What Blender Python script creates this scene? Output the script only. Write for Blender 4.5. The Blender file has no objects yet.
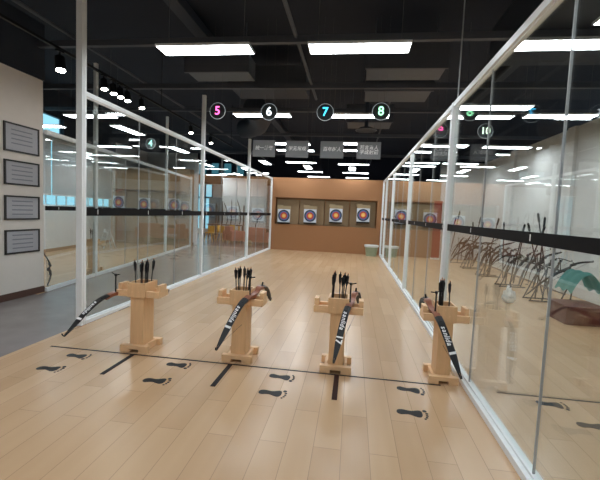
import bpy, bmesh, math, random
from mathutils import Vector, Matrix
random.seed(7)
S = bpy.context.scene
COL = S.collection
V = Vector

# ------------------------------------------------------------------ camera
FPX, YAW, PITCH, ROLL, EYE = 379.0, -0.1366, -0.0713, 0.0433, 1.6
fw = V((math.sin(YAW)*math.cos(PITCH), math.cos(YAW)*math.cos(PITCH), math.sin(PITCH)))
r0 = V((math.cos(YAW), -math.sin(YAW), 0)); u0 = r0.cross(fw)
rr = math.cos(ROLL)*r0 + math.sin(ROLL)*u0
uu = -math.sin(ROLL)*r0 + math.cos(ROLL)*u0
cd = bpy.data.cameras.new('camera'); cam = bpy.data.objects.new('camera', cd); COL.objects.link(cam)
cam.matrix_world = Matrix(((rr.x, uu.x, -fw.x, 0), (rr.y, uu.y, -fw.y, 0), (rr.z, uu.z, -fw.z, EYE), (0, 0, 0, 1)))
cd.sensor_width = 36; cd.sensor_fit = 'HORIZONTAL'; cd.lens = FPX*36/600; cd.clip_start = .05; cd.clip_end = 200
S.camera = cam
# ------------------------------------------------------------------ world, exposure
w = bpy.data.worlds.new('world'); S.world = w; w.use_nodes = True
bg = w.node_tree.nodes['Background']; bg.inputs[0].default_value = (.75, .88, 1, 1); bg.inputs[1].default_value = 0.25
S.view_settings.view_transform = 'Standard'; S.view_settings.look = 'None'
S.view_settings.exposure = 1.15; S.view_settings.gamma = 1.0
LAMP = 11.0      # radiance of the LED ceiling panels

# ------------------------------------------------------------------ materials
def mat(name, col, rough=.6, metal=0, emit=None, es=0, noise=0, nscale=8, coat=0, spec=.5, stretch=(1, 1, 1), bump=0):
    m = bpy.data.materials.new(name); m.use_nodes = True
    nt = m.node_tree; b = nt.nodes['Principled BSDF']
    b.inputs['Base Color'].default_value = (*col, 1); b.inputs['Roughness'].default_value = rough
    b.inputs['Metallic'].default_value = metal; b.inputs['Coat Weight'].default_value = coat
    b.inputs['Specular IOR Level'].default_value = spec
    if emit: b.inputs['Emission Color'].default_value = (*emit, 1); b.inputs['Emission Strength'].default_value = es
    tc = nt.nodes.new('ShaderNodeTexCoord'); mp = nt.nodes.new('ShaderNodeMapping'); mp.inputs['Scale'].default_value = stretch
    n = nt.nodes.new('ShaderNodeTexNoise'); n.inputs['Scale'].default_value = nscale; n.inputs['Detail'].default_value = 5
    nt.links.new(tc.outputs['Object'], mp.inputs[0]); nt.links.new(mp.outputs[0], n.inputs['Vector'])
    a = noise if noise else .04
    mx = nt.nodes.new('ShaderNodeMix'); mx.data_type = 'RGBA'
    mx.inputs[6].default_value = (*[c*(1-a) for c in col], 1); mx.inputs[7].default_value = (*[min(1, c*(1+a)) for c in col], 1)
    nt.links.new(n.outputs['Fac'], mx.inputs[0]); nt.links.new(mx.outputs[2], b.inputs['Base Color'])
    if bump:
        bp = nt.nodes.new('ShaderNodeBump'); bp.inputs['Strength'].default_value = bump; bp.inputs['Distance'].default_value = .01
        nt.links.new(n.outputs['Fac'], bp.inputs['Height']); nt.links.new(bp.outputs[0], b.inputs['Normal'])
    return m

def wood_floor():
    m = bpy.data.materials.new('plank_floor'); m.use_nodes = True; nt = m.node_tree; L = nt.links.new
    b = nt.nodes['Principled BSDF']; b.inputs['Roughness'].default_value = .3
    tc = nt.nodes.new('ShaderNodeTexCoord')
    mp = nt.nodes.new('ShaderNodeMapping'); mp.inputs['Rotation'].default_value = (0, 0, math.pi/2)
    L(tc.outputs['Object'], mp.inputs[0])
    br = nt.nodes.new('ShaderNodeTexBrick'); br.offset = .37
    br.inputs['Scale'].default_value = 1; br.inputs['Brick Width'].default_value = 1.25; br.inputs['Row Height'].default_value = .19
    br.inputs['Mortar Size'].default_value = .0022; br.inputs['Mortar Smooth'].default_value = .3
    br.inputs['Color1'].default_value = (.55, .355, .20, 1); br.inputs['Color2'].default_value = (.62, .415, .245, 1)
    br.inputs['Mortar'].default_value = (.37, .235, .135, 1)
    L(mp.outputs[0], br.inputs['Vector'])
    m2 = nt.nodes.new('ShaderNodeMapping'); m2.inputs['Scale'].default_value = (5, .35, 1); L(tc.outputs['Object'], m2.inputs[0])
    n = nt.nodes.new('ShaderNodeTexNoise'); n.inputs['Scale'].default_value = 1.6; n.inputs['Detail'].default_value = 2; n.inputs['Distortion'].default_value = 0
    L(m2.outputs[0], n.inputs['Vector'])
    cr = nt.nodes.new('ShaderNodeValToRGB'); cr.color_ramp.elements[0].position = .2; cr.color_ramp.elements[1].position = .8
    cr.color_ramp.elements[0].color = (.93, .92, .89, 1); cr.color_ramp.elements[1].color = (1.0, 1.0, 1.0, 1)
    L(n.outputs['Fac'], cr.inputs[0])
    mx = nt.nodes.new('ShaderNodeMix'); mx.data_type = 'RGBA'; mx.blend_type = 'MULTIPLY'; mx.inputs[0].default_value = 1
    L(br.outputs['Color'], mx.inputs[6]); L(cr.outputs[0], mx.inputs[7]); L(mx.outputs[2], b.inputs['Base Color'])
    mr = nt.nodes.new('ShaderNodeMapRange'); mr.inputs['To Min'].default_value = .255; mr.inputs['To Max'].default_value = .275
    L(n.outputs['Fac'], mr.inputs['Value']); L(mr.outputs[0], b.inputs['Roughness'])
    return m

def tile_floor():
    m = mat('grey_tile_floor', (.25, .225, .215), .22, noise=.2, nscale=3)
    nt = m.node_tree; b = nt.nodes['Principled BSDF']
    return m

def glass(name, tint=(.90, .945, .93), ior=1.5):
    m = bpy.data.materials.new(name); m.use_nodes = True; nt = m.node_tree; L = nt.links.new
    nt.nodes.remove(nt.nodes['Principled BSDF']); out = nt.nodes['Material Output']
    t = nt.nodes.new('ShaderNodeBsdfTransparent'); t.inputs[0].default_value = (*[c**.5 for c in tint], 1)
    g = nt.nodes.new('ShaderNodeBsdfGlossy'); g.inputs['Roughness'].default_value = 0.0; g.inputs[0].default_value = (.95, .97, .96, 1)
    # symmetric Fresnel for the thin pane (the same from either side)
    geo = nt.nodes.new('ShaderNodeNewGeometry')
    dot = nt.nodes.new('ShaderNodeVectorMath'); dot.operation = 'DOT_PRODUCT'; L(geo.outputs['Normal'], dot.inputs[0]); L(geo.outputs['Incoming'], dot.inputs[1])
    ab = nt.nodes.new('ShaderNodeMath'); ab.operation = 'ABSOLUTE'; L(dot.outputs['Value'], ab.inputs[0])
    om = nt.nodes.new('ShaderNodeMath'); om.operation = 'SUBTRACT'; om.inputs[0].default_value = 1; L(ab.outputs[0], om.inputs[1])
    pw = nt.nodes.new('ShaderNodeMath'); pw.operation = 'POWER'; pw.inputs[1].default_value = 5; L(om.outputs[0], pw.inputs[0])
    ma = nt.nodes.new('ShaderNodeMath'); ma.operation = 'MULTIPLY_ADD'; ma.inputs[1].default_value = .955; ma.inputs[2].default_value = .055
    L(pw.outputs[0], ma.inputs[0])
    mx = nt.nodes.new('ShaderNodeMixShader'); L(ma.outputs[0], mx.inputs[0]); L(t.outputs[0], mx.inputs[1]); L(g.outputs[0], mx.inputs[2])
    L(mx.outputs[0], out.inputs['Surface'])
    return m

def emis(name, col, s):
    m = bpy.data.materials.new(name); m.use_nodes = True; nt = m.node_tree
    nt.nodes.remove(nt.nodes['Principled BSDF']); e = nt.nodes.new('ShaderNodeEmission')
    e.inputs[0].default_value = (*col, 1); e.inputs[1].default_value = s
    nt.links.new(e.outputs[0], nt.nodes['Material Output'].inputs[0]); return m

M = dict(
    floor=wood_floor(), tile=tile_floor(), glass=glass('clear_glass'),
    white=mat('white_paint', (.72, .73, .72), .6), offwhite=mat('grey_white_wall', (.76, .70, .65), .7),
    rwall=mat('light_grey_wall', (.70, .70, .675), .6),
    alu=mat('white_aluminium', (.84, .87, .88), .38, noise=.02), alud=mat('grey_aluminium', (.34, .36, .37), .4),
    brown=mat('brown_felt_wall', (.36, .172, .075), .85, noise=.05, nscale=30),
    tan=mat('tan_felt_wall', (.42, .30, .19), .85, noise=.05, nscale=30),
    niche=mat('brown_niche_lining', (.22, .13, .07), .9),
    foam=mat('olive_brown_foam', (.27, .19, .11), .9, noise=.22, nscale=26, stretch=(1, 1, 6)),
    foamtop=mat('straw_foam', (.38, .29, .17), .9, noise=.2, nscale=30),
    ceil=mat('black_ceiling', (.015, .020, .033), .9), beam=mat('dark_grey_steel', (.068, .076, .092), .6),
    duct=mat('duct_grey', (.085, .096, .112), .5, noise=.15), duct2=mat('dark_duct', (.026, .032, .045), .6),
    led=emis('led_diffuser', (.94, 1, 1.05), LAMP), spot=emis('spot_lens', (1, .93, .82), 25),
    stand=mat('pine_wood', (.75, .475, .25), .5, noise=.14, nscale=5, stretch=(7, 7, .9)),
    stand2=mat('pine_wood_end', (.80, .52, .285), .5, noise=.12, nscale=8, stretch=(1, 6, 6)),
    black=mat('black_plastic', (.008, .008, .009), .5, spec=.3), blackm=mat('black_gloss_limb', (.010, .010, .011), .42, spec=.3),
    riser=mat('reddish_riser_wood', (.30, .10, .05), .35, noise=.35, nscale=20), strap=mat('black_safety_strip', (.006, .006, .007), .6, spec=.12),
    wtxt=mat('white_print', (.92, .92, .92), .5), tape=mat('black_floor_tape', (.014, .010, .009), .6, spec=.2), brtape=mat('dark_brown_floor_tape', (.035, .012, .009), .6, spec=.2),
    decal=mat('charcoal_decal', (.02, .02, .02), .55, spec=.3), string=mat('brown_bowstring', (.16, .07, .04), .6),
    frame=mat('black_frame', (.02, .018, .018), .4), paper=mat('certificate_paper', (.42, .42, .46), .5, noise=.12, nscale=40),
    print=mat('pale_print', (.22, .22, .26), .6),
    base=mat('brown_baseboard', (.09, .04, .028), .5), band=mat('brown_band', (.17, .11, .07), .7),
    sign=mat('sign_disc', (.045, .06, .065), .3), rim=mat('sign_rim', (.5, .55, .58), .4, emit=(.6, .7, .75), es=.25),
    banner=mat('grey_banner', (.22, .23, .24), .7), wire=mat('steel_wire', (.1, .1, .1), .5),
    bin=mat('green_grey_bin', (.30, .34, .22), .4), bag=mat('white_bin_bag', (.72, .74, .72), .4, bump=.5, noise=.1, nscale=20),
    day=emis('daylit_glass', (.36, .80, 1.0), .48), day2=emis('daylit_blue', (.10, .34, .44), .3), blind=mat('roller_blind', (.50, .54, .55), .8),
    blue=mat('blue_window_frame', (.03, .08, .13), .5),
    pink=mat('salmon_upholstery', (.62, .27, .2), .8), yellow=mat('yellow_plastic', (.75, .42, .05), .4),
    red=mat('red_banner_cloth', (.30, .035, .03), .7), dred=mat('dark_red_box', (.10, .018, .016), .6), teal=mat('teal_cloth', (.10, .38, .34), .8),
    leg=mat('dark_wood_leg', (.09, .06, .045), .5), grey=mat('grey_panel', (.22, .26, .28), .6),
    fl=mat('fletching', (.01, .01, .011), .7, spec=.2), shaft=mat('arrow_shaft', (.014, .013, .015), .4, spec=.3), nock=mat('orange_nock', (.6, .25, .1), .5),
    rw=mat('rack_wood', (.06, .036, .022), .5, noise=.3), t_w=mat('face_white', (.62, .68, .76), .6), t_k=mat('face_black', (.035, .04, .06), .6),
    t_b=mat('face_blue', (.07, .14, .34), .6), t_r=mat('face_red', (.52, .06, .05), .6), t_y=mat('face_yellow', (.85, .45, .10), .6),
    t_c=mat('face_centre', (.9, .62, .2), .6),
)
for k, c, s in (('dpink', (1, .12, .42), 1.0), ('dwhite', (.85, .95, 1), .9), ('dblue', (.05, .55, 1), 1.0), ('dgreen', (.35, 1, .55), .8), ('dpale', (.75, 1, .75), .9), ('dteal', (.4, 1, .85), .7)):
    M[k] = mat(k, tuple(x*.6 for x in c), .4, emit=c, es=s*1.4)

# ------------------------------------------------------------------ helpers
def link(name, bm, m, parent=None, smooth=False):
    me = bpy.data.meshes.new(name); bmesh.ops.recalc_face_normals(bm, faces=bm.faces[:]); bm.to_mesh(me); bm.free()
    ms = m if isinstance(m, (list, tuple)) else [m]
    for k in ms: me.materials.append(k)
    if smooth:
        for p in me.polygons: p.use_smooth = True
        me.set_sharp_from_angle(angle=math.radians(35))
    o = bpy.data.objects.new(name, me); COL.objects.link(o)
    if parent: o.parent = parent
    return o
def box(bm, x0, x1, y0, y1, z0, z1, bev=0, mi=0, mtx=None):
    if x0 > x1: x0, x1 = x1, x0
    if y0 > y1: y0, y1 = y1, y0
    if z0 > z1: z0, z1 = z1, z0
    r = bmesh.ops.create_cube(bm, size=1)
    vs = r['verts']
    for v in vs: v.co = V((x0+(v.co.x+.5)*(x1-x0), y0+(v.co.y+.5)*(y1-y0), z0+(v.co.z+.5)*(z1-z0)))
    fs = list({f for v in vs for f in v.link_faces})
    for f in fs: f.material_index = mi
    if bev:
        es = list({e for v in vs for e in v.link_edges})
        rb = bmesh.ops.bevel(bm, geom=es, offset=bev, segments=2, affect='EDGES', profile=.7)
        vs = list({v for f in rb['faces'] for v in f.verts} | {v for v in vs if v.is_valid})
        for f in rb['faces']: f.material_index = mi
    if mtx:
        for v in vs: v.co = mtx @ v.co
    return vs
def tube(bm, pts, rad, n=8, caps=True, mi=0):
    pts = [V(p) for p in pts]
    if not isinstance(rad, (list, tuple)): rad = [rad]*len(pts)
    rings = []; ref = None
    for i, p in enumerate(pts):
        t = (pts[min(i+1, len(pts)-1)]-pts[max(i-1, 0)]).normalized()
        if ref is None: ref = t.orthogonal().normalized()
        ref = (ref-t*ref.dot(t)).normalized(); b = t.cross(ref)
        rings.append([bm.verts.new(p+(ref*math.cos(a)+b*math.sin(a))*rad[i]) for a in [2*math.pi*k/n for k in range(n)]])
    for a, c in zip(rings, rings[1:]):
        for k in range(n):
            f = bm.faces.new((a[k], a[(k+1) % n], c[(k+1) % n], c[k])); f.material_index = mi
    if caps:
        bm.faces.new(rings[0][::-1]).material_index = mi; bm.faces.new(rings[-1]).material_index = mi
def ribbon(bm, pts, nor, wid, thk, side):
    """swept rectangular section: nor = outward normals, side = constant width axis"""
    rings = []
    for p, n, w_, t_ in zip(pts, nor, wid, thk):
        a = side*w_/2; b = n*t_/2
        rings.append([bm.verts.new(p+a+b), bm.verts.new(p-a+b), bm.verts.new(p-a-b), bm.verts.new(p+a-b)])
    for a, c in zip(rings, rings[1:]):
        for k in range(4): bm.faces.new((a[k], a[(k+1) % 4], c[(k+1) % 4], c[k]))
    bm.faces.new(rings[0][::-1]); bm.faces.new(rings[-1])
def prism(bm, poly, z0, z1):
    a = [bm.verts.new((x, y, z0)) for x, y in poly]; b = [bm.verts.new((x, y, z1)) for x, y in poly]
    bm.faces.new(a[::-1]); bm.faces.new(b); n = len(poly)
    for i in range(n): bm.faces.new((a[i], a[(i+1) % n], b[(i+1) % n], b[i]))
def tag(o, label, cat, group=None, kind=None):
    if label: o['label'] = label
    if cat: o['category'] = cat
    if group: o['group'] = group
    if kind: o['kind'] = kind
    return o
def thing(name, label, cat, loc=(0, 0, 0), rz=0, group=None):
    o = bpy.data.objects.new(name, None); COL.objects.link(o); o.location = loc; o.rotation_euler = (0, 0, rz); o.empty_display_size = .1
    return tag(o, label, cat, group)
def struct(name, bm, m): o = link(name, bm, m); o['kind'] = 'structure'; return o
def copy_tree(o, parent=None):
    c = o.copy(); COL.objects.link(c); c.parent = parent
    for ch in list(o.children): copy_tree(ch, c)
    return c
def text_mesh(body, size, depth=.004, bold=0, shear=0):
    cu = bpy.data.curves.new('t', 'FONT'); cu.body = body; cu.size = size; cu.align_x = 'CENTER'; cu.align_y = 'CENTER'
    cu.extrude = depth; cu.offset = bold; cu.shear = shear
    o = bpy.data.objects.new('t', cu); COL.objects.link(o)
    bpy.context.view_layer.update()
    me = bpy.data.meshes.new_from_object(o.evaluated_get(bpy.context.evaluated_depsgraph_get()))
    bpy.data.objects.remove(o); return me
def text_obj(name, body, size, m, parent, mtx, depth=.004, bold=0, shear=0):
    me = text_mesh(body, size, depth, bold, shear)
    me.name = name; me.transform(mtx); me.materials.clear(); me.materials.append(m)
    o = bpy.data.objects.new(name, me); COL.objects.link(o); o.parent = parent; return o
FACE = Matrix.Rotation(math.pi/2, 4, 'X')      # text standing up, facing -Y

ORD = ['first', 'second', 'third', 'fourth', 'fifth', 'sixth', 'seventh', 'eighth', 'ninth', 'tenth', 'eleventh', 'twelfth', 'thirteenth', 'fourteenth', 'fifteenth', 'sixteenth', 'seventeenth', 'eighteenth', 'nineteenth', 'twentieth', 'twenty-first', 'twenty-second', 'twenty-third', 'twenty-fourth']
XL, XR, HT, D = -3.49, 1.175, 3.03, 15.9
def g2x(y): return -5.37-.15*(y-6)          # the far-left partition runs at a slight angle
def owx(y): return -9.5-.158*(y-10)            # and the outer wall with it

# ------------------------------------------------------------------ floors, ceiling, walls
bm = bmesh.new(); prism(bm, [(-14, -5), (-3.0, -5), (-3.0, 28), (-14, 28)], -.06, -.006); struct('floor', bm, M['tile'])
bm = bmesh.new(); prism(bm, [(-3.0, 15.5), (9, 15.5), (9, 28), (-3.0, 28)], -.06, -.006); struct('floor', bm, M['tile'])
bm = bmesh.new(); prism(bm, [(XL, -5), (9, -5), (9, D+.2), (XL, D+.2)], -.004, 0); struct('floor', bm, M['floor'])
bm = bmesh.new(); prism(bm, [(g2x(5.8), 5.8), (g2x(15), 15), (-12.5, 15), (-12.5, 5.8)], -.005, 0); struct('floor', bm, M['floor'])
bm = bmesh.new(); box(bm, -14, 9, -5, 28, 5.2, 5.35); struct('ceiling', bm, M['ceil'])

def niche_wall(name, x0, x1, y, h, nx0, nx1, z0, z1, m, depth=.3):
    for nm, a in (('_lower', (x0, x1, y, y+.45, 0, z0)), ('_upper', (x0, x1, y, y+.45, z1, h)), ('_left_edge', (x0, nx0, y, y+.45, z0, z1)), ('_right_edge', (nx1, x1, y, y+.45, z0, z1)), ('_niche', (nx0, nx1, y+depth, y+.45, z0, z1))):
        bm = bmesh.new(); box(bm, *a); struct(name+nm, bm, m)
niche_wall('wall_back', XL+.03, XR-.03, D, 3.06, -3.31, .95, 1.10, 2.22, M['brown'])
niche_wall('wall_back_right', XR+.03, 3.42, D, 3.06, 1.45, 3.15, 1.15, 2.3, M['tan'])
bm = bmesh.new(); box(bm, 3.42, 5.0, D+.1, D+.4, 0, 3.86); struct('wall_back_white', bm, M['rwall'])
bm = bmesh.new(); box(bm, 5.0, 5.2, -4, D+.4, 0, 3.86); box(bm, 4.92, 5.0, 9.6, 9.9, 0, 3.86); box(bm, 4.92, 5.0, 12.9, 13.2, 0, 3.86)
struct('wall_right', bm, M['rwall'])
bm = bmesh.new(); box(bm, -5.6, -5.4, .2, 6.0, 0, 3.67, .006); struct('wall_left', bm, M['offwhite'])
bm = bmesh.new(); box(bm, -5.4, -5.385, .2, 6.0, 0, .11); struct('baseboard_left', bm, M['base'])
bm = bmesh.new(); box(bm, -5.62, -5.38, .2, 6.02, 3.67, 4.6); struct('wall_left_upper', bm, M['duct2'])
# far-left bay: back wall with its niche
niche_wall('wall_far_left_back', -10.4, g2x(15)-.05, 15.0, 3.2, -10.2, -6.85, 1.15, 2.3, M['tan'])
# outer wall with windows (sheared box along the angle)
def owall(bm, y0, y1, z0, z1, t=.2, off=0):
    prism(bm, [(owx(y0)+off, y0), (owx(y1)+off, y1), (owx(y1)+off-t, y1), (owx(y0)+off-t, y0)], z0, z1)
bm = bmesh.new()
owall(bm, 5, 15.4, 0, 1.47); owall(bm, 5, 15.4, 3.55, 3.75)
for y in (5, 7.5, 9.0, 12.55, 15.1): owall(bm, y, y+.25, 1.47, 3.55)
struct('wall_outer_left', bm, M['white'])
bm = bmesh.new(); owall(bm, 5, 15.4, 4.35, 5.2); owall(bm, 5, 7.75, 3.75, 4.35); owall(bm, 9, 9.25, 3.75, 4.35); owall(bm, 11.7, 15.4, 3.75, 4.35); struct('wall_outer_left_upper', bm, M['duct2'])
bm = bmesh.new(); owall(bm, 5, 15.3, 0, .1, .012, .012); struct('baseboard_outer_left', bm, mat('wood_baseboard', (.42, .27, .16), .5))
k = 1
for y0, y1 in ((7.75, 9.0), (9.25, 12.55), (12.8, 15.1)):
    bm = bmesh.new(); owall(bm, y0, y1, 1.47, 3.55, .02, -.12)
    o = struct('window_%d' % k, bm, M['day']); k += 1
    bm = bmesh.new()
    n = int((y1-y0)/.6)+1
    for i in range(n+1):
        yy = y0+(y1-y0-.04)*i/n; owall(bm, yy, yy+.04, 1.47, 3.55, .05, -.08)
    owall(bm, y0, y1, 1.47, 1.52, .05, -.08); owall(bm, y0, y1, 1.9, 1.93, .05, -.08)
    c = link('window_frame', bm, M['white']); c.parent = o
    if y0 > 12: continue
    y1 = min(y1, 11.7)
    bm = bmesh.new(); owall(bm, y0, y1, 3.75, 4.35, .02, -.12)
    o = struct('window_%d' % k, bm, M['day']); k += 1
    bm = bmesh.new()
    for yy in (y0, (y0+y1)/2, y1-.06): owall(bm, yy, yy+.06, 3.75, 4.35, .05, -.08)
    c = link('window_frame', bm, M['blue']); c.parent = o
for y0, y1, lb in ((7.7, 9.05, 'nearest'), (9.2, 11.0, 'second nearest'), (11.06, 12.6, 'third'), (12.75, 15.0, 'farthest')):
    bl = thing('roller_blind', 'pale grey roller blind in the left bay, %s along the outer wall' % lb, 'blind', (owx((y0+y1)/2), (y0+y1)/2, 1.85), group='roller blinds on the left windows')
    bm = bmesh.new()
    def lw(bm, a, b, z0, z1, t, off):
        owall(bm, a, b, z0, z1, t, off)
    lw(bm, y0, y1, 1.86, 3.55, .008, .03)
    o = link('blind_cloth', bm, M['blind'], bl); o.matrix_parent_inverse = Matrix.Translation(-V(bl.location))
    bm = bmesh.new(); lw(bm, y0, y1, 1.82, 1.86, .02, .035)
    o = link('bottom_bar', bm, M['alu'], bl); o.matrix_parent_inverse = Matrix.Translation(-V(bl.location))
    bm = bmesh.new(); lw(bm, y0, y1, 3.55, 3.64, .08, .08)
    o = link('cassette', bm, M['alu'], bl); o.matrix_parent_inverse = Matrix.Translation(-V(bl.location))
# white pillar at the end of the far partition
bm = bmesh.new(); box(bm, -7.25, -6.8, 15.55, 16.0, 0, 3.75, .01); struct('wall_pillar', bm, M['white'])
bm = bmesh.new(); box(bm, -7.05, -6.78, 15.53, 15.55, 0, .12); struct('baseboard_pillar', bm, M['black'])
# far hall
bm = bmesh.new()
box(bm, -14, -10.3, 24, 24.2, 0, 5.2); box(bm, -9.2, 9, 24, 24.2, 0, 3.25); box(bm, -10.3, -9.2, 24, 24.2, 3.2, 3.25); box(bm, -10.3, -9.2, 24, 24.2, 0, .3)
struct('wall_far', bm, M['white'])
bm = bmesh.new(); box(bm, -10.3, 9, 24, 24.2, 4.6, 5.2); box(bm, -6.9, 9, 24, 24.2, 3.82, 4.6); struct('wall_far_upper', bm, M['ceil'])
bm = bmesh.new(); box(bm, -10.3, 9, 23.97, 24.2, 3.25, 3.82); struct('trim_1', bm, M['band'])
bm = bmesh.new(); box(bm, -10.3, -9.2, 24.1, 24.12, .3, 3.2); o = struct('window_20', bm, M['day'])
bm = bmesh.new()
for x in (-10.3, -9.78, -9.28): box(bm, x, x+.09, 24.0, 24.08, .3, 3.2)
box(bm, -10.3, -9.2, 24.0, 24.08, 2.3, 2.4); c = link('window_frame', bm, M['blue']); c.parent = o
for i in range(4):
    x = -10.2+i*.85
    bm = bmesh.new(); box(bm, x, x+.5, 24.1, 24.12, 3.82, 4.6); o = struct('window_%d' % (21+i), bm, M['day2'])
    bm = bmesh.new(); box(bm, x+.5, x+.85, 24.0, 24.15, 3.82, 4.6); box(bm, x, x+.5, 24.0, 24.06, 3.82, 3.88)
    c = link('window_frame', bm, M['blue']); c.parent = o
bm = bmesh.new(); box(bm, -14, -13.8, -5, 28, 0, 5.2); struct('wall_outer_far', bm, M['offwhite'])
bm = bmesh.new(); box(bm, 8.8, 9, D+.5, 28, 0, 5.2); struct('wall_far_right', bm, M['white'])
bm = bmesh.new(); box(bm, -14, 9, -5.2, -5, 0, 5.2); struct('wall_front', bm, M['offwhite'])

# white free-standing partition and grey board in the lounge
t = thing('room_divider', 'tall white room divider panel behind the salmon sofa in the lounge', 'divider', (-6.6, 22.4, 0))
for i in range(3):
    bm = bmesh.new(); box(bm, -1.35+i*.92, -.44+i*.92, -.04, .04, .0, 3.45, .01); link('panel', bm, M['white'], t)
bm = bmesh.new(); box(bm, -1.38, 1.42, -.06, .06, 3.45, 3.52); link('top_rail', bm, M['alu'], t)
t = thing('display_board', 'grey upright display board beside the blue framed far window', 'board', (-8.75, 23.4, 0))
bm = bmesh.new(); box(bm, -.45, .45, -.02, .02, .55, 2.35, .005); link('panel', bm, M['grey'], t)
for s in (-.4, .4):
    bm = bmesh.new(); box(bm, s-.02, s+.02, -.02, .02, 0, .55); box(bm, s-.02, s+.02, -.2, .2, 0, .03); link('leg', bm, M['beam'], t)

# ------------------------------------------------------------------ ceiling steel, pipes, ducts
k = 2
for y, z, x0, x1, r_ in ((8.0, 4.23, -9, 7, .055), (5.9, 4.23, -9, 7, .05), (10.1, 4.3, -9, 7, .045), (13.2, 4.3, -9, 7, .05), (17.5, 4.3, -9, 7, .05)):
    bm = bmesh.new(); box(bm, x0, x1, y-.04, y+.04, z-r_, z+r_); struct('trim_%d' % k, bm, M['beam']); k += 1
for x, y0, y1, z in ((-1.0, 2, 9, 4.26), (-4.75, 2, 22, 4.34), (2.6, 2, 22, 4.34), (.75, 8, 22, 4.5)):
    bm = bmesh.new(); tube(bm, [(x, y0, z), (x, y1, z)], .03, 10); o = link('ceiling_pipe', bm, M['beam'], smooth=True)
    tag(o, {-1.0: 'thin dark pipe running lengthwise above the gap between number signs 6 and 7', -4.75: 'dark pipe running lengthwise above the left walkway', 2.6: 'dark pipe running lengthwise above the right bay', .75: 'dark pipe beyond the oval vent running to the back'}[x], 'pipe')
def duct(x0, x1, y0, y1, z0, z1, lb, m='duct'):
    t = thing('air_duct', lb, 'duct', ((x0+x1)/2, (y0+y1)/2, z0))
    hx, hy, h = (x1-x0)/2, (y1-y0)/2, z1-z0
    bm = bmesh.new(); box(bm, -hx, hx, -hy, hy, 0, h, .01); link('duct_body', bm, M[m], t)
    bm = bmesh.new(); box(bm, -hx-.03, hx+.03, -hy-.03, -hy+.02, -.03, h); link('flange', bm, M['beam'], t)
    for s in (-1, 1):
        bm = bmesh.new(); tube(bm, [(s*hx*.8, 0, h), (s*hx*.8, 0, 5.2-z0)], .01, 6); link('hanger_rod', bm, M['beam'], t)
    return t
duct(-3.3, -2.1, 7.05, 7.62, 4.2, 4.55, 'grey rectangular duct box above and behind the left front ceiling light')
duct(.1, 1.45, 6.95, 7.6, 4.2, 4.6, 'nearer grey rectangular duct box above the right half of the lanes')
duct(.12, 1.45, 8.15, 9.0, 4.2, 4.6, 'farther grey ribbed duct box behind the cross beam, above number sign 8')
duct(-2.9, -1.2, 8.4, 9.3, 4.35, 4.8, 'dull grey duct box behind the cross beam above number signs 5 and 6', 'duct2')
duct(-.3, .9, 10.6, 11.5, 4.15, 4.6, 'dull duct box hanging above the grey hanging signs', 'duct')
duct(2.2, 4.2, 4.6, 7.2, 4.3, 4.9, 'large dark duct above the right bay ceiling lights', 'duct2')
# curved big duct
bm = bmesh.new(); tube(bm, [(-3.95, 12.9, 4.4), (-3.7, 12.8, 4.4), (-3.25, 12.3, 4.42), (-2.95, 11.5, 4.45), (-2.9, 10.6, 4.48)], [.3, .32, .34, .34, .34], 16)
tag(link('round_duct', bm, M['duct2'], smooth=True), 'bulky dark round duct bending above the top of the left glass partition', 'duct')
for x in (-3.1, 3.22):
    bm = bmesh.new(); box(bm, x-.12, x+.12, 1, 22, 4.92, 5.08); o = link('cable_tray', bm, M['duct2']); tag(o, 'long dark cable tray under the black ceiling, %s' % ('left of the middle' if x < 0 else 'over the right bay'), 'cable tray')
# oval vent
t = thing('ceiling_vent', 'oval pale rimmed round vent to the right below number sign 8', 'vent', (.2, 9.6, 3.72))
bm = bmesh.new(); r1 = bmesh.ops.create_cone(bm, cap_ends=True, segments=28, radius1=.24, radius2=.16, depth=.06); link('vent_dish', bm, M['duct2'], t, True)
bm = bmesh.new(); tube(bm, [(.25*math.cos(a), .25*math.sin(a), -.03) for a in [i*math.pi/14 for i in range(29)]], .012, 6); link('vent_rim', bm, M['duct'], t, True)
bm = bmesh.new(); tube(bm, [(0, 0, 0), (0, 0, 1.48)], .05, 8); link('vent_neck', bm, M['duct2'], t)

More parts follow.
